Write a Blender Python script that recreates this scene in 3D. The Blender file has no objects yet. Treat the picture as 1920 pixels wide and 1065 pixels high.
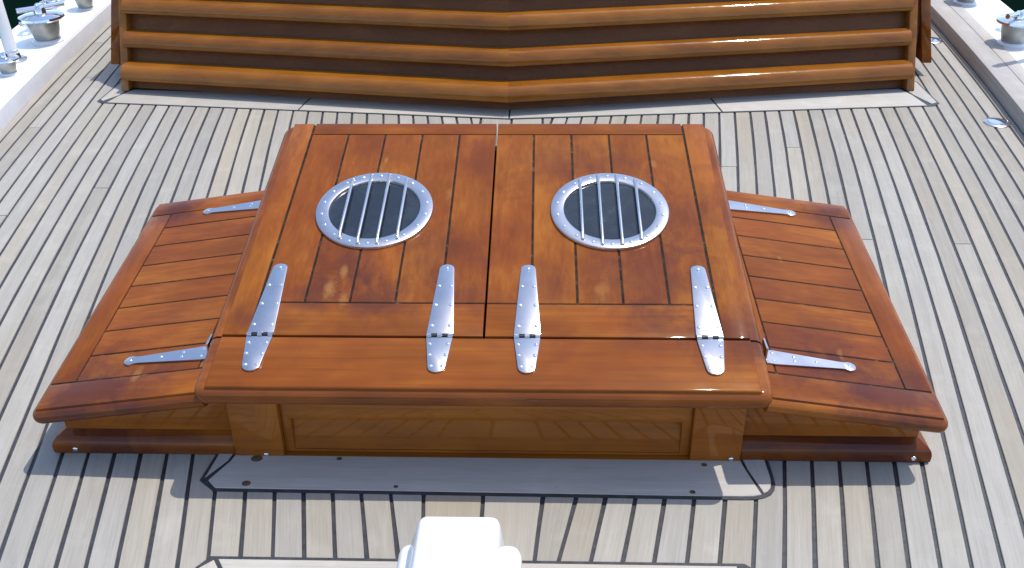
import bpy, bmesh, math, random
from mathutils import Vector, Matrix
from math import radians, sin, cos, tan, pi
random.seed(7)
scene = bpy.context.scene
col = scene.collection

# ------------------------------------------------------------------ camera
CAM = Vector((0.10706, 0.0, 1.28601)); PITCH, YAW, ROLL = 0.5610099, 0.0354519, -0.0133992
fw = Vector((-sin(YAW)*cos(PITCH), cos(YAW)*cos(PITCH), -sin(PITCH)))
r0 = Vector((cos(YAW), sin(YAW), 0)); u0 = r0.cross(fw)
r1 = r0*cos(ROLL)+u0*sin(ROLL); u1 = -r0*sin(ROLL)+u0*cos(ROLL)
cd = bpy.data.cameras.new('camera'); cam = bpy.data.objects.new('camera', cd); col.objects.link(cam)
cd.sensor_width = 36; cd.lens = 36*1691.12/1920; cd.clip_start = 0.05; cd.clip_end = 6000
cam.matrix_world = Matrix(((r1.x, u1.x, -fw.x, CAM.x), (r1.y, u1.y, -fw.y, CAM.y), (r1.z, u1.z, -fw.z, CAM.z), (0, 0, 0, 1)))
scene.camera = cam

# ------------------------------------------------------------------ sky, sun, exposure
EL, AZ = radians(68), radians(62)            # azimuth from +Y towards +X
w = bpy.data.worlds.new('World'); scene.world = w; w.use_nodes = True
nt = w.node_tree; nt.nodes.clear()
sky = nt.nodes.new('ShaderNodeTexSky'); sky.sky_type = 'NISHITA'; sky.sun_disc = False
sky.sun_elevation = EL; sky.sun_rotation = AZ; sky.altitude = 5; sky.air_density = 1.0; sky.dust_density = 1.0; sky.ozone_density = 1.3
bg = nt.nodes.new('ShaderNodeBackground'); bg.inputs['Strength'].default_value = 0.15
ow = nt.nodes.new('ShaderNodeOutputWorld')
nt.links.new(sky.outputs[0], bg.inputs['Color']); nt.links.new(bg.outputs[0], ow.inputs['Surface'])
sd = bpy.data.lights.new('sun', 'SUN'); sd.energy = 2.05; sd.angle = radians(0.53); sd.color = (1.0, 0.955, 0.875)
sun = bpy.data.objects.new('sun', sd); col.objects.link(sun)
S = Vector((cos(EL)*sin(AZ), cos(EL)*cos(AZ), sin(EL)))
sun.rotation_euler = S.to_track_quat('Z', 'Y').to_euler(); sun.location = S*20
vs = scene.view_settings; vs.view_transform = 'Standard'; vs.look = 'None'; vs.gamma = 1; vs.exposure = 0.90
vs.use_curve_mapping = False

# ------------------------------------------------------------------ materials
MATS = {}
class NB:
    def __init__(s, name):
        s.m = bpy.data.materials.new(name); s.m.use_nodes = True; s.t = s.m.node_tree; s.t.nodes.clear()
        s.out = s.n('ShaderNodeOutputMaterial'); s.b = s.n('ShaderNodeBsdfPrincipled')
        s.l(s.b.outputs[0], s.out.inputs[0]); MATS[name] = s.m
    def n(s, t, **k):
        x = s.t.nodes.new(t)
        for a, v in k.items(): setattr(x, a, v)
        return x
    def l(s, a, b): s.t.links.new(a, b)
    def set(s, **k):
        for a, v in k.items(): s.b.inputs[a.replace('_', ' ')].default_value = v
    def noise(s, vec, scale, detail=4, rough=.55, dist=0):
        x = s.n('ShaderNodeTexNoise'); x.inputs['Scale'].default_value = scale; x.inputs['Detail'].default_value = detail
        x.inputs['Roughness'].default_value = rough; x.inputs['Distortion'].default_value = dist
        s.l(vec, x.inputs['Vector']); return x.outputs['Fac']
    def mapping(s, vec, scale=(1, 1, 1), rot=(0, 0, 0)):
        x = s.n('ShaderNodeMapping'); x.inputs['Scale'].default_value = scale; x.inputs['Rotation'].default_value = rot
        s.l(vec, x.inputs['Vector']); return x.outputs[0]
    def ramp(s, fac, stops):
        x = s.n('ShaderNodeValToRGB'); e = x.color_ramp.elements
        while len(e) > 1: e.remove(e[-1])
        e[0].position = stops[0][0]; e[0].color = (*stops[0][1], 1) if len(stops[0][1]) == 3 else stops[0][1]
        for p, c in stops[1:]:
            q = e.new(p); q.color = (*c, 1)
        s.l(fac, x.inputs[0]); return x.outputs[0]
    def mix(s, fac, a, b, mode='MIX'):
        x = s.n('ShaderNodeMix', data_type='RGBA', blend_type=mode)
        for v, i in ((fac, 0), (a, 6), (b, 7)):
            if hasattr(v, 'node'): s.l(v, x.inputs[i])
            elif i == 0: x.inputs[0].default_value = v
            else: x.inputs[i].default_value = (*v, 1)
        return x.outputs[2]
    def math(s, op, a, b=0.0, clamp=False):
        x = s.n('ShaderNodeMath', operation=op, use_clamp=clamp)
        for v, i in ((a, 0), (b, 1)):
            if hasattr(v, 'node'): s.l(v, x.inputs[i])
            else: x.inputs[i].default_value = v
        return x.outputs[0]
    def mrange(s, v, a, b, c, d):
        x = s.n('ShaderNodeMapRange'); s.l(v, x.inputs[0])
        for i, q in enumerate((a, b, c, d)): x.inputs[i+1].default_value = q
        return x.outputs[0]
    def bump(s, h, strength, dist=.001):
        x = s.n('ShaderNodeBump'); x.inputs['Strength'].default_value = strength; x.inputs['Distance'].default_value = dist
        s.l(h, x.inputs['Height']); s.l(x.outputs[0], s.b.inputs['Normal']); return x
    def objvec(s):
        tc = s.n('ShaderNodeTexCoord'); oi = s.n('ShaderNodeObjectInfo')
        va = s.n('ShaderNodeVectorMath', operation='ADD'); sc = s.n('ShaderNodeVectorMath', operation='SCALE')
        cb = s.n('ShaderNodeCombineXYZ'); s.l(oi.outputs['Random'], cb.inputs[0]); s.l(oi.outputs['Random'], cb.inputs[1]); s.l(oi.outputs['Random'], cb.inputs[2])
        s.l(cb.outputs[0], sc.inputs[0]); sc.inputs['Scale'].default_value = 37.0
        s.l(tc.outputs['Object'], va.inputs[0]); s.l(sc.outputs[0], va.inputs[1])
        return va.outputs[0], oi.outputs['Random']

# old water stains and chipped patches in the varnish (x, y, radius, strength)
STAINS = [(-.78, 1.375, .14, .8), (-.66, 1.37, .10, .35), (.80, 1.385, .14, .75), (.62, 1.45, .10, .5), (.71, 1.44, .09, .55), (-.83, 2.03, .075, .8), (.84, 2.03, .075, .75), (-.36, 1.535, .07, .6), (-.22, 1.53, .09, .65), (-.47, 1.47, .05, .5),
          (.34, 1.60, .16, .5), (.42, 1.78, .15, .45), (.47, 1.44, .11, .55), (.33, 1.465, .07, .5), (.13, 1.56, .08, .4), (-.05, 1.54, .06, .45), (-.30, 1.63, .09, .6), (.26, 1.95, .12, .3), (.13, 2.0, .10, .25), (-.12, 1.66, .10, .35), (.70, 1.52, .10, .35)]
CHIPS = [(-.325, 1.552, .030, .9), (-.302, 1.605, .020, .8), (-.29, 1.525, .022, .7), (.235, 1.553, .034, .55), (-.262, 1.985, .012, .9), (.377, 1.97, .014, .6), (-.70, 1.415, .022, .7), (.72, 1.49, .016, .7), (.66, 1.80, .014, .6), (-.10, 1.86, .02, .4), (.06, 1.60, .03, .3)]
def varnish(name, axis, dark=(.145, .036, .007), mid=(.220, .058, .0095), light=(.300, .092, .0130), wear=.5, rough=.07, spread=.13, blot=.56, coat=.42, stains=True):
    N = NB(name); v, rnd = N.objvec()
    sc = {'x': (4, 110, 110), 'y': (110, 4, 110)}[axis]
    g = N.noise(N.mapping(v, sc), 1.0, 6, .6, .6)
    g2 = N.noise(N.mapping(v, tuple(q*.22 for q in sc)), 1.0, 4, .6, 1.2)
    bl = N.noise(N.mapping(v, {'x': (5, 9, 9), 'y': (9, 5, 9)}[axis]), 1.0, 3, .5, .3)
    f = N.math('ADD', N.math('MULTIPLY', g, .28), N.math('ADD', N.math('MULTIPLY', g2, .34), N.math('MULTIPLY', bl, blot)))
    f = N.math('ADD', f, N.math('MULTIPLY', N.math('SUBTRACT', rnd, .5), spread))
    c = N.ramp(f, [(.36, dark), (.50, tuple(a*.55+b*.45 for a, b in zip(dark, mid))), (.60, mid), (.76, light)])
    hue = N.mrange(N.noise(N.mapping(v, (3.1, 3.1, 3.1)), 1.0, 2, .5), .42, .62, 0, .75)
    c = N.mix(N.math('MULTIPLY', hue, wear), c, N.mix(1.0, c, (1.12, 1.42, 1.1), 'MULTIPLY'))
    # aged red-purple stains soaked into the wood, shape of their own
    st = N.mrange(N.noise(N.mapping(v, (4.2, 4.2, 4.2)), 1.0, 4, .6, .8), .50, .70, 0, .75*wear+.12)
    c = N.mix(st, c, (.115, .028, .015))
    # amber bare patches where the varnish has lifted
    wp = N.mrange(N.noise(N.mapping(v, tuple(q*.45 for q in sc)), 1.0, 5, .7, .5), .67, .76, 0, 1)
    wp2 = N.mrange(N.noise(v, 7.0, 2, .5), .57, .68, 0, 1)
    wv = N.math('MULTIPLY', N.math('MULTIPLY', wp, wp2), wear)
    c = N.mix(wv, c, (.50, .24, .06))
    if stains:
        tc = N.n('ShaderNodeTexCoord').outputs['Object']; nz = N.noise(tc, 16, 4, .65, .5); nz2 = N.noise(tc, 45, 4, .7)
        def spot(c, x, y, r, k, colr, n_=nz, ky=1.0):
            d = N.n('ShaderNodeVectorMath', operation='DISTANCE'); sx = N.n('ShaderNodeVectorMath', operation='MULTIPLY')
            N.l(tc, sx.inputs[0]); sx.inputs[1].default_value = (1, ky, 0); N.l(sx.outputs[0], d.inputs[0]); d.inputs[1].default_value = (x, y*ky, 0)
            e = N.math('ADD', d.outputs['Value'], N.math('MULTIPLY', N.math('SUBTRACT', n_, .5), r*1.9))
            return N.mix(N.mrange(e, r*.25, r, k, 0), c, colr)
        for x, y, r, k in STAINS: c = spot(c, x, y, r, k, (.072, .021, .017))
        for x, y, r, k in CHIPS: c = spot(c, x, y, r*.50, k*.5, (.40, .19, .05), nz2, .42)
    N.l(c, N.b.inputs['Base Color'])
    rr = N.mrange(N.noise(v, 26, 4, .6), .3, .7, rough*.6, rough*1.7)
    N.l(rr, N.b.inputs['Coat Roughness'])
    N.set(Roughness=.42, Coat_Weight=coat, Coat_IOR=1.46, Specular_IOR_Level=0.0)
    h = N.math('ADD', N.math('MULTIPLY', g, .35), N.math('MULTIPLY', N.noise(v, 14, 3, .5), 1.0))
    N.bump(h, .10, .0010)
    bb = N.n('ShaderNodeBump'); bb.inputs['Strength'].default_value = .05; bb.inputs['Distance'].default_value = .0012
    N.l(N.noise(v, 22, 3, .5), bb.inputs['Height']); N.l(bb.outputs[0], N.b.inputs['Coat Normal'])
    return N
varnish('varnish_x', 'x'); varnish('varnish_y', 'y')
varnish('varnish_trim_x', 'x', (.11, .026, .005), (.215, .058, .0085), (.30, .092, .012), wear=.18, rough=.05, coat=.6)
varnish('varnish_trim_y', 'y', (.11, .026, .005), (.215, .058, .0085), (.30, .092, .012), wear=.18, rough=.05, coat=.6)
varnish('varnish_gold_x', 'x', (.165, .053, .007), (.235, .080, .0095), (.29, .105, .013), wear=.08, rough=.06, spread=.10, coat=.8, stains=False)
varnish('varnish_wall_x', 'x', (.19, .055, .0075), (.28, .083, .0098), (.34, .108, .012), wear=.1, rough=.03, spread=.05, coat=.75, stains=False)
varnish('varnish_gold_y', 'y', (.14, .048, .007), (.25, .090, .011), (.34, .130, .018), wear=.12, rough=.06, coat=.8, stains=False)
varnish('varnish_recess_shade_x', 'x', (.13, .046, .014), (.165, .060, .018), (.20, .075, .023), wear=0, rough=.25, coat=.4, stains=False)  # darker varnish tone: shade between the slats is put into the colour

def teak(name, attr=True, base=(.345, .318, .272), axis='y'):
    N = NB(name)
    oi = N.n('ShaderNodeObjectInfo'); rnd = oi.outputs['Random']
    if attr:
        a = N.n('ShaderNodeAttribute'); a.attribute_name = 'grain'; v = a.outputs['Vector']
        cb = N.n('ShaderNodeCombineXYZ'); N.l(N.math('MULTIPLY', rnd, 91.7), cb.inputs[2])
        va = N.n('ShaderNodeVectorMath', operation='ADD'); N.l(v, va.inputs[0]); N.l(cb.outputs[0], va.inputs[1]); v = va.outputs[0]
    else: v, rnd = N.objvec()
    S1 = (330, 9, 1) if axis == 'y' else (9, 330, 1)
    S2 = (45, 1.4, 1) if axis == 'y' else (1.4, 45, 1)
    g = N.noise(N.mapping(v, S1), 1.0, 5, .65, .3)
    g2 = N.noise(N.mapping(v, S2), 1.0, 4, .6, .6)
    mt = N.noise(v, 9, 4, .6, .4)
    lf = N.noise(N.mapping(v, (2.2, 1.1, 1)), 1.0, 3, .5)
    c = N.ramp(g2, [(.28, tuple(q*.90 for q in base)), (.5, base), (.74, tuple(q*1.09 for q in base))])
    c = N.mix(N.mrange(g, .38, .70, .0, .42), c, (base[0]*.62, base[1]*.58, base[2]*.52))
    c = N.mix(N.mrange(mt, .52, .72, 0, .45), c, (base[0]*1.2, base[1]*1.2, base[2]*1.2))
    c = N.mix(N.mrange(lf, .50, .70, 0, .40), c, (base[0]*.98, base[1]*.88, base[2]*.74))          # warmer, less weathered
    c = N.mix(N.mrange(N.noise(v, 5.5, 3, .6), .60, .74, 0, .25), c, (base[0]*.86, base[1]*.90, base[2]*.72))  # faint green algae
    h = N.n('ShaderNodeHueSaturation'); N.l(c, h.inputs['Color'])
    rv = N.n('ShaderNodeMath', operation='FRACT'); N.l(N.math('MULTIPLY', rnd, 13.37), rv.inputs[0])
    N.l(N.mrange(rnd, 0, 1, .90, 1.09), h.inputs['Value']); N.l(N.mrange(rv.outputs[0], 0, 1, .72, 1.15), h.inputs['Saturation'])
    sp = N.mrange(N.noise(v, 95, 2, .5), .72, .78, 0, .35)
    N.l(N.mix(sp, h.outputs[0], (.22, .19, .16)), N.b.inputs['Base Color'])
    N.set(Roughness=.72, Specular_IOR_Level=.3)
    N.bump(N.math('ADD', g, N.math('MULTIPLY', g2, .6)), .35, .0012)
    return N
teak('teak_plank', True); teak('teak_margin_x', False, (.43, .402, .355), 'x'); teak('teak_margin_y', False, (.43, .402, .355), 'y')
teak('teak_cap', True, (.42, .39, .355))

N = NB('caulk'); v, _ = N.objvec()
N.l(N.ramp(N.noise(v, 60, 4, .6), [(.3, (.020, .021, .025)), (.7, (.046, .047, .054))]), N.b.inputs['Base Color']); N.set(Roughness=.55); N.bump(N.noise(v, 120, 2), .4, .002)
N = NB('seam_filler'); v, _ = N.objvec()
N.l(N.ramp(N.noise(v, 55, 4, .65), [(.35, (.014, .010, .008)), (.60, (.034, .026, .019)), (.74, (.13, .105, .07))]), N.b.inputs['Base Color']); N.set(Roughness=.7, Specular_IOR_Level=.08)
N = NB('stainless'); v, _ = N.objvec()
N.l(N.ramp(N.noise(v, 18, 3, .6), [(.3, (.55, .535, .545)), (.7, (.62, .605, .615))]), N.b.inputs['Base Color'])
N.l(N.mrange(N.noise(v, 12, 3, .5), .3, .7, .20, .27), N.b.inputs['Roughness']); N.set(Metallic=1.0); N.bump(N.noise(v, 25, 2), .02, .0008)
N = NB('polished_steel'); v, _ = N.objvec(); N.set(Base_Color=(.80, .80, .81, 1), Metallic=1.0)
N.l(N.mrange(N.noise(v, 40, 3), .3, .7, .05, .16), N.b.inputs['Roughness'])
N = NB('drum_shade_grey'); v, _ = N.objvec(); N.l(N.ramp(N.noise(v, 30, 4), [(.3, (.30, .30, .28)), (.7, (.42, .42, .39))]), N.b.inputs['Base Color']); N.set(Metallic=.6, Roughness=.38)  # bollard drums: shade under the cap is put into this grey
N = NB('hinge_dark'); N.set(Base_Color=(.05, .05, .055, 1), Metallic=.8, Roughness=.5)
N = NB('port_glass'); v, _ = N.objvec()
N.l(N.ramp(N.noise(v, 20, 4, .6), [(.45, (.012, .018, .026)), (.66, (.022, .030, .038)), (.78, (.09, .09, .075))]), N.b.inputs['Base Color'])
N.l(N.mrange(N.noise(v, 30, 3), .3, .7, .06, .20), N.b.inputs['Roughness']); N.set(Specular_IOR_Level=.6)
N = NB('white_paint'); v, _ = N.objvec()
N.l(N.ramp(N.noise(v, 6, 4, .6), [(.3, (.78, .785, .78)), (.7, (.84, .84, .835))]), N.b.inputs['Base Color'])
N.set(Roughness=.30, Coat_Weight=.6, Coat_Roughness=.12); N.bump(N.noise(v, 40, 2), .05, .001)
N = NB('dimmed_white_paint'); v, _ = N.objvec(); N.l(N.ramp(N.noise(v, 9, 4, .6), [(.3, (.56, .56, .59)), (.7, (.64, .64, .67))]), N.b.inputs['Base Color']); N.set(Roughness=.5)  # dimmer, sky-tinted light on the white riser, put into the colour
N = NB('rust_plug'); v, _ = N.objvec(); N.l(N.ramp(N.noise(v, 90, 3), [(.3, (.06, .035, .02)), (.7, (.14, .09, .05))]), N.b.inputs['Base Color']); N.set(Roughness=.8)
N = NB('water'); v, _ = N.objvec(); N.set(Base_Color=(.002, .008, .006, 1), Roughness=.10, IOR=1.33, Specular_IOR_Level=.0); N.bump(N.noise(N.mapping(v, (1.2, 2.2, 1)), 1.0, 5, .6), .25, .08)
N = NB('dark_hold'); v, _ = N.objvec(); N.l(N.ramp(N.noise(v, 30, 3), [(.3, (.02, .016, .012)), (.7, (.035, .026, .02))]), N.b.inputs['Base Color']); N.set(Roughness=.8)

# ------------------------------------------------------------------ mesh helpers
def link(name, me, mat, parent=None, smooth=True):
    if mat: me.materials.append(MATS[mat])
    if smooth:
        for p in me.polygons: p.use_smooth = True
        try: me.set_sharp_from_angle(angle=radians(38))
        except Exception: pass
    o = bpy.data.objects.new(name, me); col.objects.link(o)
    if parent is not None:
        o.parent = parent; o.matrix_parent_inverse = parent.matrix_world.inverted() if parent.type == 'EMPTY' else Matrix()
    return o
def thing(name, label, cat, loc, group=None):
    o = bpy.data.objects.new(name, None); col.objects.link(o); o.empty_display_size = .1
    o.location = loc; o.matrix_world = Matrix.Translation(loc); o['label'] = label; o['category'] = cat
    if group: o['group'] = group
    return o
def struct(o): o['kind'] = 'structure'; return o
def bm_obj(name, bm, mat, parent=None, smooth=True):
    bmesh.ops.recalc_face_normals(bm, faces=bm.faces)
    me = bpy.data.meshes.new(name); bm.to_mesh(me); bm.free(); return link(name, me, mat, parent, smooth)
class Frame:
    def __init__(s, o, u, v, n): s.o, s.u, s.v, s.n = Vector(o), Vector(u), Vector(v), Vector(n)
    def p(s, a, b, c=0): return s.o+s.u*a+s.v*b+s.n*c
FLAT = Frame((0, 0, 0), (1, 0, 0), (0, 1, 0), (0, 0, 1))
def prism_bm(pts, fr, n0, n1, bev=.0, seg=2, top_only=False):
    bm = bmesh.new()
    lo = [bm.verts.new(fr.p(a, b, n0)) for a, b in pts]; hi = [bm.verts.new(fr.p(a, b, n1)) for a, b in pts]
    k = len(pts); bm.faces.new(lo[::-1]); tf = bm.faces.new(hi)
    for i in range(k): bm.faces.new((lo[i], lo[(i+1) % k], hi[(i+1) % k], hi[i]))
    if bev:
        es = list(tf.edges) if top_only else list(bm.edges)
        bmesh.ops.bevel(bm, geom=es, offset=bev, segments=seg, profile=.5, affect='EDGES')
    return bm
def prism(name, pts, fr, n0, n1, mat, parent=None, bev=0, seg=2, top_only=False):
    return bm_obj(name, prism_bm(pts, fr, n0, n1, bev, seg, top_only), mat, parent)
def rect(a0, a1, b0, b1): return [(a0, b0), (a1, b0), (a1, b1), (a0, b1)]
def rrect(a0, a1, b0, b1, r, n=5):
    out = []
    for cx, cy, t in ((a1-r, b0+r, -pi/2), (a1-r, b1-r, 0), (a0+r, b1-r, pi/2), (a0+r, b0+r, pi)):
        for i in range(n+1):
            q = t+pi/2*i/n; out.append((cx+r*cos(q), cy+r*sin(q)))
    return out
def ring_bm(po, pi_, fr, n0, n1, bev=0, seg=2):
    """flat ring between two outlines with the same number of points"""
    bm = bmesh.new(); k = len(po)
    V = [[bm.verts.new(fr.p(a, b, n)) for a, b in q] for q, n in ((po, n0), (po, n1), (pi_, n1), (pi_, n0))]
    top = []
    for i in range(k):
        j = (i+1) % k
        for a in range(4):
            f = bm.faces.new((V[a][i], V[a][j], V[(a+1) % 4][j], V[(a+1) % 4][i]))
            if a == 1: top.append(f)
    if bev:
        es = [e for e in bm.edges if len([f for f in e.link_faces if f in top]) == 1]
        bmesh.ops.bevel(bm, geom=es, offset=bev, segments=seg, profile=.5, affect='EDGES')
    return bm
def sweep_bm(prof, A, B, da, db, dz=Vector((0, 0, 1)), cap=True):
    """extrude a profile [(out, up)] from point A to B; da/db outward directions at each end"""
    bm = bmesh.new()
    a = [bm.verts.new(A+da*x+dz*z) for x, z in prof]; b = [bm.verts.new(B+db*x+dz*z) for x, z in prof]
    k = len(prof)
    for i in range(k): bm.faces.new((a[i], a[(i+1) % k], b[(i+1) % k], b[i]))
    if cap: bm.faces.new(a[::-1]); bm.faces.new(b)
    return bm
def lathe_bm(prof, seg=28, fr=FLAT, cap=True):
    bm = bmesh.new(); R = []
    for r, z in prof: R.append([bm.verts.new(fr.p(r*cos(2*pi*i/seg), r*sin(2*pi*i/seg), z)) for i in range(seg)])
    for a, b in zip(R, R[1:]):
        for i in range(seg): bm.faces.new((a[i], a[(i+1) % seg], b[(i+1) % seg], b[i]))
    if cap: bm.faces.new(R[0][::-1]); bm.faces.new(R[-1])
    return bm
def tube_bm(pts, r, seg=8, bm=None):
    bm = bm or bmesh.new(); R = []
    for i, p in enumerate(pts):
        t = (pts[min(i+1, len(pts)-1)]-pts[max(i-1, 0)]).normalized()
        a = t.cross(Vector((.13, .31, .94))).normalized(); b = t.cross(a)
        R.append([bm.verts.new(p+(a*cos(2*pi*k/seg)+b*sin(2*pi*k/seg))*r) for k in range(seg)])
    for a, b in zip(R, R[1:]):
        for k in range(seg): bm.faces.new((a[k], a[(k+1) % seg], b[(k+1) % seg], b[k]))
    bm.faces.new(R[0][::-1]); bm.faces.new(R[-1]); return bm
_screw = {}
def screw(parent, pos, nrm, r=.0042, mat='polished_steel', name='screw', h=.55):
    key = (round(r, 4), mat, h)
    if key not in _screw:
        bm = lathe_bm([(r, -.001), (r, r*.12), (r*.82, r*h*.75), (r*.45, r*h), (r*.12, r*h*1.02)], 10)
        me = bpy.data.meshes.new('screw'); bmesh.ops.recalc_face_normals(bm, faces=bm.faces); bm.to_mesh(me); bm.free()
        me.materials.append(MATS[mat])
        for p in me.polygons: p.use_smooth = True
        _screw[key] = me
    o = bpy.data.objects.new(name, _screw[key]); col.objects.link(o)
    o.rotation_euler = Vector(nrm).to_track_quat('Z', 'Y').to_euler(); o.location = pos
    o.parent = parent; o.matrix_parent_inverse = parent.matrix_world.inverted() if parent.type == 'EMPTY' else Matrix()
    return o

# ------------------------------------------------------------------ hull lines
def fcurve(y): return .199*(y-2)-.01925*(y-2)**2          # sweep shared by the planks and the deck edge
EL_OFF, ER_OFF = 1.71, 1.65
def edge(s, y): return (EL_OFF if s < 0 else ER_OFF)+fcurve(y)
Y0, Y1 = .15, 6.2
ys = [Y0+(Y1-Y0)*i/40 for i in range(41)]

# water and hull
bm = bmesh.new(); bmesh.ops.create_grid(bm, x_segments=1, y_segments=1, size=2500); bmesh.ops.translate(bm, verts=bm.verts, vec=(0, 0, -1.6))
struct(bm_obj('water', bm, 'water', smooth=False))
# deck caulk sheet
bm = bmesh.new(); L = [bm.verts.new((-edge(-1, y)-.01, y, -.0035)) for y in ys]; R = [bm.verts.new((edge(1, y)+.01, y, -.0035)) for y in ys]
for i in range(len(ys)-1): bm.faces.new((L[i], R[i], R[i+1], L[i+1]))
deck = struct(bm_obj('deck', bm, 'caulk', smooth=False))

def strip(name, inner, outer, y0, y1, z, mat, parent, nseg, th=.010, ch=.0009, jit=.0):
    """one plank: a curved board between two edge functions"""
    n = max(2, int((y1-y0)*nseg)+1); V = []; F = []; G = []; al = 0
    rr = random.random()*50
    for i in range(n+1):
        y = y0+(y1-y0)*i/n
        a, b = inner(y), outer(y)
        a += jit*sin(y*9.1+rr)+jit*.7*sin(y*23+rr*2); b += jit*sin(y*8.3+rr*3)+jit*.7*sin(y*27+rr)
        s = 1 if b > a else -1
        c = ch*s
        V += [(a, y, z-th), (a, y, z-ch), (a+c, y, z), (b-c, y, z), (b, y, z-ch), (b, y, z-th)]
        for q in (a, a, a+c, b-c, b, b): G.append((q-(a+b)/2, y, 0))
    for i in range(n):
        for k in range(5):
            p = i*6+k; F.append((p, p+6, p+7, p+1))
    F.append((0, 1, 2, 3, 4, 5)); e = n*6; F.append((e+5, e+4, e+3, e+2, e+1, e))
    me = bpy.data.meshes.new(name); me.from_pydata(V, [], F); me.update()
    at = me.attributes.new('grain', 'FLOAT_VECTOR', 'POINT'); at.data.foreach_set('vector', [q for g in G for q in g])
    bm = bmesh.new(); bm.from_mesh(me); bmesh.ops.recalc_face_normals(bm, faces=bm.faces); bm.to_mesh(me); bm.free()
    return link(name, me, mat, parent, smooth=False)

offs = [-.72+.055*i for i in range(18)]                               # planks aft of the hatch that die into the centre board
offs = [o for o in offs if o < .24]+[.2735, .337, .395, .452, .5085, .5665, .6255]
def king(y): return .1165 if y > 1.263 else max(.088, .1165-.1*(1.263-y))
CK = .0043                                                            # half the caulk width
for s in (-1, 1):
    eo = EL_OFF if s < 0 else ER_OFF
    seams = offs+[(k+.45)*.055 for k in range(12, 40) if (k+.45)*.055 < eo-.028]+[eo]
    for a, b in zip(seams, seams[1:]):
        fin = lambda y, a=a: s*(max(king(y), a+fcurve(y))+CK)
        fout = lambda y, b=b: s*(max(king(y), b+fcurve(y))-CK)
        # range in which the plank is wide enough
        good = [y for y in [Y0+(Y1-Y0)*i/240 for i in range(241)] if abs(fout(y))-abs(fin(y)) > .004]
        if not good: continue
        y0, y1 = good[0], good[-1]
        mid = (a+b)/2
        if a < .24: y0 = max(y0, 1.46)
        if mid+fcurve(3.5) < 1.52: y1 = min(y1, 3.46)
        if y1-y0 < .1: continue
        cuts = [y0]; y = y0+random.uniform(.4, 7.0)
        while y < y1-.4:
            if y > 1.9: cuts.append(y)
            y += random.uniform(2.2, 5)
        cuts.append(y1)
        for c0, c1 in zip(cuts, cuts[1:]):
            strip('plank', fin, fout, c0+(.0016 if c0 > y0 else 0), c1-(.0016 if c1 < y1 else 0), 0.0, 'teak_plank', deck, 24 if a < .3 else 7, jit=.0006)
    strip('plank', lambda y: s*CK, lambda y: s*(king(y)-CK), Y0, 3.30, 0.0, 'teak_plank', deck, 30, jit=.0005)

# margin boards, let in round the hatch, the winch and the deckhouse
def margin(name, label, outline, pieces, plugs=()):
    base = prism('caulk_bed', outline, FLAT, -.003, .0020, 'caulk')
    base.name = name; struct(base)
    for pts, m in pieces: prism('board', pts, FLAT, -.002, .0040, m, base, bev=.0008, seg=1)
    for x, y, r in plugs:
        bm = lathe_bm([(r, .0035), (r*.97, .0046), (r*.5, .0048)], 9)
        for v_ in bm.verts: v_.co.x *= 1.25; v_.co += Vector((x, y, 0))
        bm_obj('plug', bm, 'rust_plug', base)
    return base
c_ = CK
margin('hatch_margin', '', [(-.569, 1.299), (-.533, 1.2705), (.505, 1.2645), (.528, 1.2655), (.546, 1.2705), (.560, 1.279), (.569, 1.291), (.574, 1.308), (.575, 1.33), (.574, 1.38), (.545, 1.46), (-.545, 1.46), (-.557, 1.39)],
       [([(-.551, 1.2985), (-.531, 1.278), (.505, 1.272), (.524, 1.2730), (.541, 1.2775), (.522, 1.345), (.517, 1.372), (-.517, 1.372), (-.521, 1.352)], 'teak_margin_x'),
        ([(-.560, 1.306), (-.5285, 1.356), (-.524, 1.376), (-.524, 1.455), (-.540, 1.455), (-.550, 1.39)], 'teak_margin_y'),
        ([(.546, 1.2815), (.555, 1.287), (.562, 1.296), (.566, 1.310), (.567, 1.33), (.566, 1.378), (.540, 1.455), (.523, 1.455), (.5235, 1.372), (.528, 1.345)], 'teak_margin_y')],
       [(-.472, 1.290, .0075), (-.470, 1.361, .010), (-.173, 1.286, .004), (.408, 1.281, .005), (.442, 1.357, .005), (-.30, 1.363, .005)])
margin('bow_margin', '', [(-.502, .30), (-.506, 1.082), (-.486, 1.108), (.476, 1.1085), (.494, 1.094), (.498, .30)],
       [([(-.470, 1.1005), (.462, 1.101), (.404, 1.012), (-.410, 1.012)], 'teak_margin_x'),
        ([(-.4945, .31), (-.4985, 1.080), (-.4775, 1.0985), (-.416, 1.008), (-.412, .31)], 'teak_margin_y'),
        ([(.491, .31), (.4865, 1.088), (.470, 1.097), (.410, 1.008), (.406, .31)], 'teak_margin_y'),
        ([(-.4055, .31), (-.4085, 1.0045), (.4025, 1.0045), (.3995, .31)], 'teak_margin_x')])
FL, FC, FRr = Vector((-1.645, 3.387, 0)), Vector((-.010, 3.2165, 0)), Vector((1.622, 3.350, 0))
def ml(t, back=0):                                  # point along the front line of the deckhouse margin
    a, b, q = (FL, FC, t+1) if t < 0 else (FC, FRr, t)
    p = a.lerp(b, q); return (p.x, p.y+back)
J1, J2 = -.503, .497
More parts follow.
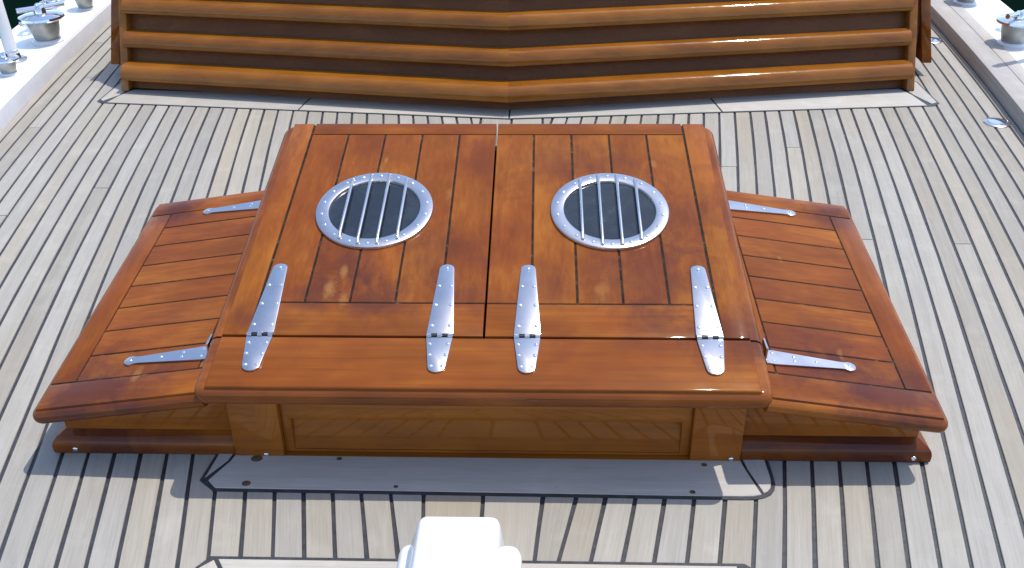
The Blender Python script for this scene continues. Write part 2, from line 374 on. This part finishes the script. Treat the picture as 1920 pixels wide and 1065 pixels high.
margin('deckhouse_margin', '', [ml(-1, -.004), ml(0, -.006), ml(1, -.005), (1.652, 3.372), (1.652, 3.62), (-1.665, 3.62), (-1.667, 3.40)],
       [([ml(-.985), ml(J1-.002), ml(J1+.012, .16), (-1.57, 3.53), (-1.60, 3.46)], 'teak_margin_x'),
        ([ml(J1+.002), ml(-.002), ml(-.001, .16), ml(J1+.016, .16)], 'teak_margin_x'),
        ([ml(.002), ml(J2-.002), ml(J2-.016, .16), ml(.003, .16)], 'teak_margin_x'),
        ([ml(J2+.002), ml(.984), (1.575, 3.46), (1.55, 3.53), ml(J2-.012, .16)], 'teak_margin_x'),
        ([(-1.645, 3.402), (-1.606, 3.466), (-1.58, 3.61), (-1.655, 3.61), (-1.66, 3.42)], 'teak_margin_y'),
        ([(1.620, 3.366), (1.645, 3.382), (1.645, 3.61), (1.56, 3.61), (1.583, 3.462)], 'teak_margin_y')])

# ------------------------------------------------------------------ bulwarks
RZ = .062
def band(name, fa, fb, z0, z1, mat, parent=None, n=40, bev=.003):
    """long board following the hull: inner edge fa(y), outer edge fb(y), from z0 to z1"""
    V = []; F = []; G = []
    for y in ys:
        a, b = fa(y), fb(y); s = 1 if b > a else -1; c = bev*s
        ring = [(a, z0), (a, z1-bev), (a+c*.3, z1-bev*.3), (a+c, z1), (b-c, z1), (b-c*.3, z1-bev*.3), (b, z1-bev), (b, z0)]
        for x, z in ring: V.append((x, y, z)); G.append((x-a+(z1-z)*.7, y, 0))
    k = 8
    for i in range(len(ys)-1):
        for j in range(k):
            F.append((i*k+j, i*k+(j+1) % k, (i+1)*k+(j+1) % k, (i+1)*k+j))
    F.append(tuple(range(k))); F.append(tuple((len(ys)-1)*k+j for j in range(k)))
    me = bpy.data.meshes.new(name); me.from_pydata(V, [], F); me.update()
    at = me.attributes.new('grain', 'FLOAT_VECTOR', 'POINT'); at.data.foreach_set('vector', [q for g in G for q in g])
    bm = bmesh.new(); bm.from_mesh(me); bmesh.ops.recalc_face_normals(bm, faces=bm.faces); bm.to_mesh(me); bm.free()
    return link(name, me, mat, parent)
bw = thing('bulwark', 'white painted raised bulwark along the left edge of the deck beside dark water', 'bulwark', (-1.95, 3.4, 0), 'bulwarks along the deck edges')
band('rail', lambda y: -edge(-1, y)-.001, lambda y: -edge(-1, y)-.325, -.004, .075, 'white_paint', bw, bev=.009)
band('riser_tone_band', lambda y: -edge(-1, y)+.004, lambda y: -edge(-1, y)-.0005, -.003, .067, 'dimmed_white_paint', bw, bev=.002)  # thin added band that carries the riser's dimmer light as colour
band('hull_side', lambda y: -edge(-1, y)-.02, lambda y: -edge(-1, y)-.31, -1.75, -.006, 'white_paint', bw)
bw = thing('bulwark', 'raised bulwark with grey teak cap boards along the right edge of the deck', 'bulwark', (1.95, 3.4, 0), 'bulwarks along the deck edges')
band('riser', lambda y: edge(1, y)+.001, lambda y: edge(1, y)+.150, -.004, RZ-.0215, 'teak_cap', bw)
band('cap_board', lambda y: edge(1, y)-.004, lambda y: edge(1, y)+.083, RZ-.020, RZ, 'teak_cap', bw)
band('cap_board', lambda y: edge(1, y)+.0855, lambda y: edge(1, y)+.142, RZ-.020, RZ-.001, 'teak_cap', bw)
band('rail', lambda y: edge(1, y)+.144, lambda y: edge(1, y)+.37, -.006, RZ-.004, 'white_paint', bw, bev=.006)
band('hull_side', lambda y: edge(1, y)+.02, lambda y: edge(1, y)+.35, -1.75, -.008, 'white_paint', bw)

# ------------------------------------------------------------------ the deck hatch
TAU, Z0, YR = .2132689, .3699, 1.9
HF = Frame((0, YR, Z0), (1, 0, 0), (0, cos(TAU), sin(TAU)), (0, -sin(TAU), cos(TAU)))
def hv(y): return (y-YR)/cos(TAU)
VF, VS, VB = hv(1.300), hv(1.4262), hv(2.135)
WT, WO = .5147, .541
hatch = thing('deck_hatch', 'varnished double door hatch box with two round barred portholes in the middle of the deck', 'hatch', (0, 1.369, 0))
def hp(y, n=0): return Z0+tan(TAU)*(y-YR)
# coaming walls: front wall is a stepped sunk panel
YW, WX, YBK = 1.369, .5165, 2.115
TW = radians(4.5); FW = Frame((0, YW, 0), (1, 0, 0), (0, sin(TW), cos(TW)), (0, -cos(TW), sin(TW)))
TP = radians(13); FP = Frame(FW.p(0, .0122, -.016), (1, 0, 0), (0, sin(TP), cos(TP)), (0, -cos(TP), sin(TP)))
ztop = hp(YW)-.045
bm_obj('wall', ring_bm(rect(-WX, WX, .001, ztop), rect(-.415, .415, .005, .132), FW, -.030, 0, .0025, 2), 'varnish_wall_x', hatch)
bm_obj('panel_frame', ring_bm(rect(-.4148, .4148, .0052, .1318), rect(-.395, .395, .012, .088), FW, -.034, -.013, .003, 2), 'varnish_wall_x', hatch)
prism('panel', rect(-.3948, .3948, .0, .0762), FP, -.012, 0, 'varnish_wall_x', hatch)
for s in (-1, 1):
    Fs = Frame((s*WX, 0, 0), (0, 1, 0), (0, 0, 1), (s, 0, 0))
    prism('wall', [(YW+.0305, .001), (YBK, .001), (YBK, hp(YBK)-.045), (YW+.0305, hp(YW+.03)-.045)], Fs, -.030, -.0005, 'varnish_trim_y', hatch, bev=.001, seg=1)
prism('wall', rect(-WX+.031, WX-.031, .001, hp(YBK)-.048), Frame((0, YBK, 0), (1, 0, 0), (0, 0, 1), (0, 1, 0)), -.03, -.001, 'varnish_trim_x', hatch)
for x in (-.452, .497): screw(hatch, (x, YW-.0002, .008 if x < 0 else .010), (0, -1, 0), .0055)
# moulded rim under the lid (bullnose), front part fixed and rear part with the doors
def loft(name, outl, n0, n1, r, mat, parent, fr, k=6):
    """bullnosed slab: outl(d) is the outline inset by d"""
    c = (n0+n1)/2; hh = (n1-n0)/2; rings = []
    for i in range(2*k+1):
        q = -pi/2+pi*i/(2*k); rings.append(([fr.p(x, y, c+hh*sin(q)) for x, y in outl(r*(1-cos(q)))]))
    bm = bmesh.new(); V = [[bm.verts.new(p) for p in g] for g in rings]; m = len(V[0])
    for A_, B_ in zip(V, V[1:]):
        for i in range(m): bm.faces.new((A_[i], A_[(i+1) % m], B_[(i+1) % m], B_[i]))
    bm.faces.new(V[0][::-1]); bm.faces.new(V[-1])
    return bm_obj(name, bm, mat, parent)
def arc(cx, cy, r, t0, t1, n=6): return [(cx+r*cos(t0+(t1-t0)*i/n), cy+r*sin(t0+(t1-t0)*i/n)) for i in range(n+1)]
def rim_outl(d):
    R = .026-d; f = VF-.013
    return [(-WO+d, VS-.0025)]+arc(-WO+.026, f+.026, R, pi, 1.5*pi)+arc(WO-.026, f+.026, R, 1.5*pi, 2*pi)+[(WO-d, VS-.0025)]
loft('rim', rim_outl, -.047, -.006, .019, 'varnish_trim_x', hatch, HF)
# fixed front board
prism('front_board', rect(-WT, WT, VF, VS-.0022), HF, -.012, 0, 'varnish_x', hatch, bev=.004, seg=3, top_only=True)
SP = .0922
for s in (-1, 1):
    def d_outl(d, s=s):
        p = [(.0025, VS+.0025), (WO-d, VS+.0025)]+arc(WO-.034, VB+.008-.034, .034-d, 0, pi/2)+[(.0025, VB+.008-d)]
        return [(s*x, y) for x, y in p]
    door = loft('door', d_outl, -.047, -.006, .019, 'varnish_trim_y', hatch, HF)
    door['label'] = 'left plank door with hazy varnish' if s < 0 else 'right plank door with darker varnish'
    sgn = lambda a, b: (min(s*a, s*b), max(s*a, s*b))
    prism('seam_bed', rect(*sgn(.006, WT-.006), VS+.006, VB-.006), HF, -.010, -.0022, 'seam_filler', door)
    V1, V2 = hv(1.5165), hv(2.0885); G = .0023
    prism('stile', rect(*sgn(5*SP+G, WT), VS+.0022, VB), HF, -.010, 0, 'varnish_y', door, bev=.0035, seg=2, top_only=True)
    prism('rail', rect(*sgn(.0022, 5*SP-G), VS+.0022, V1-G), HF, -.010, 0, 'varnish_x', door, bev=.0022, seg=2, top_only=True)
    prism('rail', rect(*sgn(.0022, 5*SP-G), V2+G*.6, VB), HF, -.010, 0, 'varnish_x', door, bev=.0022, seg=2, top_only=True)
    for k in range(5):
        prism('board', rect(*sgn(k*SP+(G if k else .0022), (k+1)*SP-G), V1+G*.4, V2-G*.4), HF, -.010, -.0002-.0004*random.random(), 'varnish_y', door, bev=.0012, seg=1, top_only=True)
    # porthole
    PX, PV, PR, PI = s*.2637, hv(1.7996), .1322, .1020
    PF = Frame(HF.p(PX, PV, .0004), HF.u, HF.v, HF.n)
    ring = bm_obj('porthole', lathe_bm([(PI-.001, -.006), (PI-.001, .003), (PI+.001, .0062), (PI+.004, .0072), (PR-.004, .0072), (PR-.0012, .006), (PR, .0035), (PR, -.001), (PI-.001, -.006)], 64, PF, False), 'stainless', hatch)
    ring['label'] = 'round steel porthole with four bars in the '+('left' if s < 0 else 'right')+' door'
    bm_obj('glass', lathe_bm([(PI+.0005, -.0005), (PI+.0005, .0012), (PI*.5, .00125), (.002, .0013)], 48, PF), 'port_glass', ring)
    for bx in (-.063, -.021, .021, .063):
        h_ = math.sqrt((PI+.014)**2-bx*bx)
        pts = [PF.p(bx, -h_-.004, .0085), PF.p(bx, -h_+.006, .0105), PF.p(bx, -h_+.012, .012), PF.p(bx, h_-.012, .012), PF.p(bx, h_-.006, .0105), PF.p(bx, h_+.004, .0085)]
        bar = bm_obj('bar', tube_bm(pts, .0037, 10), 'stainless', ring)
        for e in (-1, 1): screw(ring, PF.p(bx, e*(h_+.004), .0080), HF.n, .0045, 'stainless', 'bar_clamp', .9)
    for k in range(18):
        q = 2*pi*(k+.5)/18
        rr = (PI+PR)/2+.001
        if min(abs(rr*cos(q)-b) for b in (-.063, -.021, .021, .063)) < .0075 and abs(sin(q)) > .5: q += .085
        screw(ring, PF.p(rr*cos(q), rr*sin(q), .0072), HF.n, .0042, 'polished_steel', 'bolt')

# strap hinges on the hatch
def half_round(w0, w1, L, n=6, r=None):
    """tapered strap outline along +v from 0 to L"""
    r = w1; pts = [(-w0, 0), (w0, 0)]
    for i in range(n+1):
        q = pi*i/n; pts.append((w1*cos(q), L-r*.8+r*.8*sin(q)))
    return pts
for i, hx in enumerate((-.4375, -.0855, .0845, .4365)):
    H = Frame(HF.p(hx, VS, 0), HF.u, HF.v, HF.n)
    Hd = Frame(HF.p(hx, VS, 0), -HF.u, -HF.v, HF.n)
    up = prism('strap_hinge', [(a, b+.005) for a, b in half_round(.0262, .0155, .197)], H, -.001, .0042, 'stainless', hatch, bev=.0012, seg=2, top_only=True)
    up['label'] = ('steel strap hinge at the left edge of the left door', 'steel strap hinge on the left door by the gap', 'steel strap hinge on the right door by the gap', 'bright steel strap hinge at the right edge of the right door')[i]
    prism('lower_leaf', [(a, b+.005) for a, b in half_round(.0258, .0168, .088)], Hd, -.001, .0042, 'stainless', up, bev=.0012, seg=2, top_only=True)
    for k in range(5):
        a0 = -.0258+k*.01032
        bm_obj('knuckle', tube_bm([H.p(a0+.0006, 0, .003), H.p(a0+.0097, 0, .003)], .0050 if k % 2 == 0 else .0036, 12), 'stainless' if k % 2 == 0 else 'hinge_dark', up)
    for (a, b) in ((-.018, .026), (.018, .026), (-.0155, .083), (.0155, .083), (-.0125, .137), (.0125, .137), (0, .190)): screw(up, H.p(a, b, .0042), HF.n, .0040)
    for (a, b) in ((-.0175, .022), (.0175, .022), (-.0155, .050), (.0155, .050), (-.011, .078), (.011, .078)): screw(up, H.p(a, -b, .0042), HF.n, .0038)

# ------------------------------------------------------------------ side lockers
WA, WB, WC = .1896, .1107, .1452
def locker(s):
    side = 'left' if s < 0 else 'right'
    lk = thing('side_locker', ('low varnished locker with sloping plank lid left of the hatch', 'low varnished locker with sloping plank lid right of the hatch')[s > 0], 'locker', (s*.72, 1.374, 0), 'lockers either side of the hatch')
    U = Vector((s, 0, -WC)).normalized(); Vv = Vector((0, 1, WB)); Vv = (Vv-U*U.dot(Vv)).normalized(); Nn = U.cross(Vv) if s > 0 else Vv.cross(U)
    # use plain x/y parameters on the lid plane so that edges stay parallel to the hatch
    class LF:
        def p(q, a, b, c=0): return Vector((s*a, b, WA+WB*(b-1.345)-WC*(a-.56)))+Nn*c
    F_ = LF()
    XI, XO, YF, YB = .5445, .883, 1.345, 2.073
    def l_outl(d):
        o, f, bk = XO+.017, YF-.013, YB+.014
        return [(XI, f+d)]+arc(o-.022, f+.022, .022-d, 1.5*pi, 2*pi)+arc(o-.022, bk-.022, .022-d, 0, pi/2)+[(XI, bk-d)]
    lid = loft('lid', l_outl, -.038, -.005, .016, 'varnish_trim_x', lk, F_)
    prism('seam_bed', rect(XI+.003, XO-.004, YF+.005, YB-.005), F_, -.008, -.0020, 'seam_filler', lid)
    XS, R1, R2, G = .8286, 1.4138, 2.0152, .0019
    prism('stile', rect(XS+G, XO, R1+G, R2-G), F_, -.0085, 0, 'varnish_y', lid, bev=.0025, seg=2, top_only=True)
    prism('stile', rect(XI, .572-G, R1+G, R2-G), F_, -.0085, 0, 'varnish_y', lid, bev=.002, seg=2, top_only=True)
    prism('rail', rect(XI, XO, YF, R1-G), F_, -.0085, 0, 'varnish_x', lid, bev=.0025, seg=2, top_only=True)
    prism('rail', rect(XI, XO, R2+G, YB), F_, -.0085, 0, 'varnish_x', lid, bev=.0025, seg=2, top_only=True)
    cuts = [R1]+[1.953-.0773*i for i in range(6, -1, -1)]+[R2]
    cuts[1] = 1.4892
    for a, b in zip(cuts, cuts[1:]):
        prism('board', rect(.572+G*.5, XS-G*.5, a+G*(1 if a > R1 else .5), b-G*(1 if b < R2 else .5)), F_, -.0085, -.0003-.0005*random.random(), 'varnish_x', lid, bev=.0009, seg=1, top_only=True)
    # box walls
    XW, YWW = .872, 1.398
    zt = lambda x, y: WA+WB*(y-1.345)-WC*(x-.56)-.036
    Ff = Frame((0, YWW, 0), (s, 0, 0), (0, 0, 1), (0, -1, 0))
    prism('wall', [(.5175, .002), (XW, .002), (XW, zt(XW, YWW)), (.5175, zt(.5175, YWW))], Ff, -.025, 0, 'varnish_wall_x', lk, bev=.001, seg=1)
    Fo = Frame((s*XW, 0, 0), (0, 1, 0), (0, 0, 1), (s, 0, 0))
    prism('wall', [(YWW+.0255, .002), (2.055, .002), (2.055, zt(XW, 2.055)), (YWW+.0255, zt(XW, YWW+.03))], Fo, -.025, -.0004, 'varnish_gold_y', lk, bev=.001, seg=1)
    prism('wall', [(.5175, .002), (XW-.026, .002), (XW-.026, zt(XW-.026, 2.055)), (.5175, zt(.5175, 2.055))], Frame((0, 2.055, 0), (s, 0, 0), (0, 0, 1), (0, 1, 0)), -.025, -.0006, 'varnish_gold_x', lk)
    # base moulding: quarter round foot along front and outside
    prof = [(0, .0015), (.024, .0015), (.0255, .006), (.0255, .020), (.0235, .029), (.018, .036), (.010, .041), (.004, .046), (0, .048)]
    A, B, C_ = Vector((s*.5175, YWW, 0)), Vector((s*XW, YWW, 0)), Vector((s*XW, 2.055, 0))
    dB = Vector((s, -1, 0))
    if s < 0: pass
    m1 = bm_obj('base_moulding', sweep_bm(prof, A, B, Vector((0, -1, 0)), dB), 'varnish_trim_x', lk)
    bm_obj('base_moulding', sweep_bm(prof, B, C_, dB, Vector((s, 0, 0))), 'varnish_trim_y', lk)
    screw(lk, (s*(.850 if s < 0 else .862), YWW-.0258, .014), (0, -1, 0), .0058)
    # strap hinges
    for j, hy in enumerate((1.4555, 2.000)):
        pts = [(.556, hy-.020), (.575, hy-.0205), (.708, hy-.0085), (.716, hy-.0095)]
        for i in range(9):
            q = -pi*.70+pi*1.40*i/8; pts.append((.7265+.0135*cos(q), hy+.0125*sin(q)))
        pts += [(.716, hy+.0095), (.708, hy+.0085), (.575, hy+.0185), (.556, hy+.019)]
        st = prism('strap_hinge', pts, F_, -.001, .0040, 'stainless', lk, bev=.0010, seg=2, top_only=True)
        st['label'] = 'steel strap hinge with round end at the '+('front' if j == 0 else 'back')+f' of the {side} lid'
        prism('upright_leaf', rect(hy-.018, hy+.017, .004, .034), Frame(F_.p(.5515, 0, 0)*0+Vector((s*.5535, 0, F_.p(.5535, hy).z)), (0, 1, 0), (0, 0, 1), (s, 0, 0)), -.002, .0025, 'stainless', st, bev=.0006, seg=1)
        for a, b in ((.572, -.011), (.572, .010), (.615, -.006), (.615, .006), (.660, 0), (.7265, 0)): screw(st, F_.p(a, hy+b, .0040), Nn, .0034)
    return lk
locker(-1); locker(1)

# ------------------------------------------------------------------ deckhouse with louvred front
dh = thing('deckhouse', 'varnished deckhouse with raked slatted front coming to a point behind the hatch', 'deckhouse', (-.015, 3.3, 0))
RK = .50
BL, BC, BR = Vector((-1.611, 3.553, .005)), Vector((-.014, 3.300, .005)), Vector((1.600, 3.545, .005))
HT = .47
def at(P, z): return Vector((P.x, P.y+RK*z, z))
def outw(A, B):
    d = (B-A); d.z = 0; d.normalize(); return Vector((d.y, -d.x, 0))
nL, nR = outw(BL, BC)*.95, outw(BC, BR)*.80; nC = Vector((0, -1, 0))*1.008
for (A, B, nA, nB, nm) in ((BL, BC, nL, nC, 'L'), (BC, BR, nC, nR, 'R')):
    a, b = (A.lerp(B, .0185), B) if nm == 'L' else (A, A.lerp(B, 1-.0185))
    # recess boards, one between each pair of slats
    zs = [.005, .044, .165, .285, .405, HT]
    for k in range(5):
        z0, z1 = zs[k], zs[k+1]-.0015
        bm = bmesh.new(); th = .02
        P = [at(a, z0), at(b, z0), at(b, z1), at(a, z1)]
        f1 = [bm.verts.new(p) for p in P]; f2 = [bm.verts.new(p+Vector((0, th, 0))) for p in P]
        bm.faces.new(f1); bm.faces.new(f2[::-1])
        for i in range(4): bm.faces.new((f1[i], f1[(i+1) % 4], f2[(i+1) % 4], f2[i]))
        bm_obj('recess_board', bm, 'varnish_recess_shade_x', dh, smooth=False)
    # rounded slats
    for k, z in enumerate((.054, .165, .285, .405)):
        dep, hgt = (.086, .056) if k == 0 else (.058, .055)
        prof = [(-.002, .0), (dep-.006, .0), (dep-.0015, .0015)]
        for i in range(13):
            q = pi/2*i/12
            prof.append((dep-.046+.046*cos(q)**.9, .006+(hgt-.006)*sin(q)))
        prof += [(-.002, hgt+.001)]
        bm = sweep_bm(prof, at(a, z), at(b, z), nA, nB)
        bm_obj('slat', bm, 'varnish_gold_x', dh)
for P, s, nn in ((BL, -1, nL), (BR, 1, nR)):
    # raked corner post
    o = [P+Vector((0, -.047, 0)), P+Vector((-s*.032, -.047, 0)), P+Vector((-s*.034, .03, 0)), P+Vector((0, .03, 0))]
    bm = bmesh.new(); lo = [bm.verts.new(Vector((q.x, q.y, .0045))) for q in o]; hi = [bm.verts.new(Vector((q.x, q.y+RK*HT, HT))) for q in o]
    bm.faces.new(lo[::-1]); bm.faces.new(hi)
    for i in range(4): bm.faces.new((lo[i], lo[(i+1) % 4], hi[(i+1) % 4], hi[i]))
    bmesh.ops.bevel(bm, geom=list(bm.edges), offset=.005, segments=2, profile=.5, affect='EDGES')
    bm_obj('corner_post', bm, 'varnish_gold_y', dh)
    # side wall inside, and the side board that hangs outside it with its lower edge above the deck
    x0 = P.x+s*.0
    prism('side_wall', [(P.y+.04, .003), (6.0, .003), (6.0, HT), (P.y+.04+RK*HT, HT)], Frame((s*1.60, 0, 0), (0, 1, 0), (0, 0, 1), (s, 0, 0)), -.04, 0, 'varnish_trim_y', dh)
    xs = -1.732 if s < 0 else 1.738
    Fq = Frame((xs, 0, 0), (0, 1, 0), (-s*.17, 0, 1), (s, 0, 0))
    prism('side_board', [(3.70, .052), (6.0, .052), (6.0, .42), (3.70+.19*.4, .42)], Fq, -.040, 0, 'varnish_trim_y', dh, bev=.004, seg=2)
    prism('side_bracket', [(3.72, .06), (6.0, .06), (6.0, .42), (3.80, .42)], Frame((s*1.6005, 0, 0), (0, 1, 0), (0, 0, 1), (s, 0, 0)), 0, abs(xs)-1.6005-.075, 'varnish_trim_y', dh)
rf = [(at(BL, HT).x-.02, at(BL, HT).y-.045), (BC.x, at(BC, HT).y-.045), (at(BR, HT).x+.02, at(BR, HT).y-.045), (1.62, 6.0), (-1.63, 6.0)]
prism('roof', rf, FLAT, HT+.001, HT+.035, 'white_paint', dh, bev=.01, seg=3)

# ------------------------------------------------------------------ winch housing in the foreground (white, blown out by the sun)
wh = thing('winch_housing', 'white painted stepped winch housing at the bottom edge in front of the hatch', 'winch', (-.02, .78, 0))
def taper(name, a0, a1, b0, b1, z0, z1, ins, r, mat, parent, seg=4):
    bm = bmesh.new(); lo = [bm.verts.new((x, y, z0)) for x, y in rect(a0, a1, b0, b1)]
    hi = [bm.verts.new((x, y, z1)) for x, y in rect(a0+ins[0], a1-ins[1], b0+ins[2], b1-ins[3])]
    bm.faces.new(lo[::-1]); bm.faces.new(hi)
    for i in range(4): bm.faces.new((lo[i], lo[(i+1) % 4], hi[(i+1) % 4], hi[i]))
    bmesh.ops.bevel(bm, geom=list(bm.edges), offset=r, segments=seg, profile=.5, affect='EDGES')
    return bm_obj(name, bm, mat, parent)
taper('base', -.150, .118, .60, .985, .0045, .030, (.004, .004, .004, .004), .006, 'white_paint', wh, 2)
taper('body', -.110, .092, .64, .962, .028, .224, (.006, .010, .02, .008), .018, 'white_paint', wh)
taper('head', -.088, .058, .66, .956, .215, .284, (.020, .008, .02, .004), .013, 'white_paint', wh)

# ------------------------------------------------------------------ fittings
def bollard(x, y, z, k, label):
    t = thing('mooring_bollard', label, 'bollard', (x, y, z), 'mooring bollards on the bulwarks')
    fr = Frame((x, y, z), (1, 0, 0), (0, 1, 0), (0, 0, 1))
    bm_obj('flange', lathe_bm([(.060*k, .0005), (.060*k, .006*k), (.054*k, .011*k), (.044*k, .013*k)], 28, fr), 'white_paint', t)
    bm_obj('drum', lathe_bm([(.044*k, .012*k), (.047*k, .02*k), (.055*k, .05*k), (.060*k, .082*k), (.061*k, .089*k)], 28, fr), 'drum_shade_grey', t)
    bm_obj('cap', lathe_bm([(.062*k, .088*k), (.080*k, .090*k), (.086*k, .096*k), (.084*k, .104*k), (.060*k, .112*k), (.02*k, .115*k)], 32, fr), 'polished_steel', t)
    f2 = Frame((x, y, z+.113*k), (1, 0, 0), (0, 1, 0), (0, 0, 1))
    bm_obj('pin', tube_bm([f2.p(-.07*k, -.04*k, .018*k), f2.p(0, 0, .020*k), f2.p(.075*k, .055*k, .024*k)], .011*k, 10), 'polished_steel', t)
    bm_obj('boss', lathe_bm([(.024*k, -.002), (.022*k, .018*k), (.015*k, .028*k), (.003*k, .031*k)], 20, f2), 'polished_steel', t)
    return t
bollard(-2.105, 3.955, .075, 1.12, 'white mooring bollard with steel cap beyond the white post on the left bulwark')
bollard(-2.062, 3.520, .075, .62, 'low steel capped bollard at the foot of the white post, left edge')
bollard(-2.165, 4.49, .075, .72, 'small bollard on the left bulwark nearest the deckhouse')
bollard(2.155, 3.935, RZ-.004, 1.0, 'white mooring bollard with steel cap on the right bulwark')
bollard(2.215, 4.60, RZ-.004, .9, 'far bollard on the right bulwark at the top edge')
def stanchion(x, y, z, h, r, label, mat='white_paint'):
    t = thing('stanchion', label, 'stanchion', (x, y, z), 'stanchions on the bulwarks')
    fr = Frame((x, y, z), (1, 0, 0), (0, 1, 0), (0, 0, 1))
    bm_obj('base_plate', lathe_bm([(r*2.1, .0005), (r*2.1, .006), (r*1.9, .009), (r*1.3, .011), (r*1.15, .03), (r*1.02, .034)], 24, fr), 'stainless', t)
    bm_obj('post', lathe_bm([(r, .02), (r, h-.01), (r*.9, h-.002), (r*.4, h+.003)], 20, fr), mat, t)
    for q in range(4): screw(t, fr.p(r*1.65*cos(q*pi/2+.7), r*1.65*sin(q*pi/2+.7), .0075), (0, 0, 1), .004)
    bm_obj('collar', lathe_bm([(r*1.22, h*.82), (r*1.22, h*.85), (r, h*.86)], 20, fr), 'stainless', t)
stanchion(-2.128, 3.690, .075, .55, .025, 'white post standing at the left edge of the photo')
stanchion(2.175, 3.745, RZ-.004, .62, .016, 'slim steel post at the right edge casting a thin shadow over the cap boards', 'stainless')
stanchion(2.225, 4.86, RZ-.004, .60, .016, 'slim steel post at the top edge on the right bulwark beside the deckhouse', 'stainless')
def chain(pts, label):
    t = thing('chain', label, 'chain', pts[0], 'chains on the bulwarks')
    for i, (p, q) in enumerate(zip(pts, pts[1:])):
        c = (p+q)/2; d = (q-p).normalized(); L = (q-p).length*.72
        sd = d.cross(Vector((0, 0, 1))).normalized() if i % 2 == 0 else Vector((0, 0, 1))
        loop = []
        for k in range(19):
            a = 2*pi*k/18; e = .3 if cos(a) > 0 else -.3
            loop.append(c+d*(cos(a)*.022+(L-.022)*(1 if cos(a) > .01 else (-1 if cos(a) < -.01 else 0))*.9)+sd*sin(a)*.022)
        bm_obj('link', tube_bm(loop, .0105, 10), 'polished_steel', t)
def line(a, b, n, sag=.0):
    return [a.lerp(b, i/n)+Vector((0, 0, .012*(i % 2)-sag*sin(pi*i/n))) for i in range(n+1)]
chain(line(Vector((-2.245, 4.06, .125)), Vector((-2.43, 5.0, .100)), 14), 'polished steel chain lying along the left bulwark over the water')
chain(line(Vector((2.215, 4.16, .115)), Vector((2.46, 3.92, .090)), 6), 'polished steel chain by the right bollard')
def deck_plate(x, y, label):
    t = thing('deck_plate', label, 'deck plate', (x, y, 0), 'round steel plates let into the side deck')
    fr = Frame((x, y, 0), (1, 0, 0), (0, 1, 0), (0, 0, 1))
    bm_obj('rim', lathe_bm([(.046, -.001), (.046, .003), (.043, .0055), (.032, .006), (.031, .003)], 32, fr), 'stainless', t)
    bm_obj('lid', lathe_bm([(.0305, .002), (.0300, .0065), (.020, .0080), (.003, .0082)], 28, fr), 'polished_steel', t)
    for q in range(3): screw(t, fr.p(.038*cos(q*2.094), .038*sin(q*2.094), .0058), (0, 0, 1), .003)
deck_plate(1.788, 3.175, 'round steel deck plate on the right side deck nearest the camera')
deck_plate(1.912, 4.175, 'round steel deck plate half hidden by the deckhouse corner')
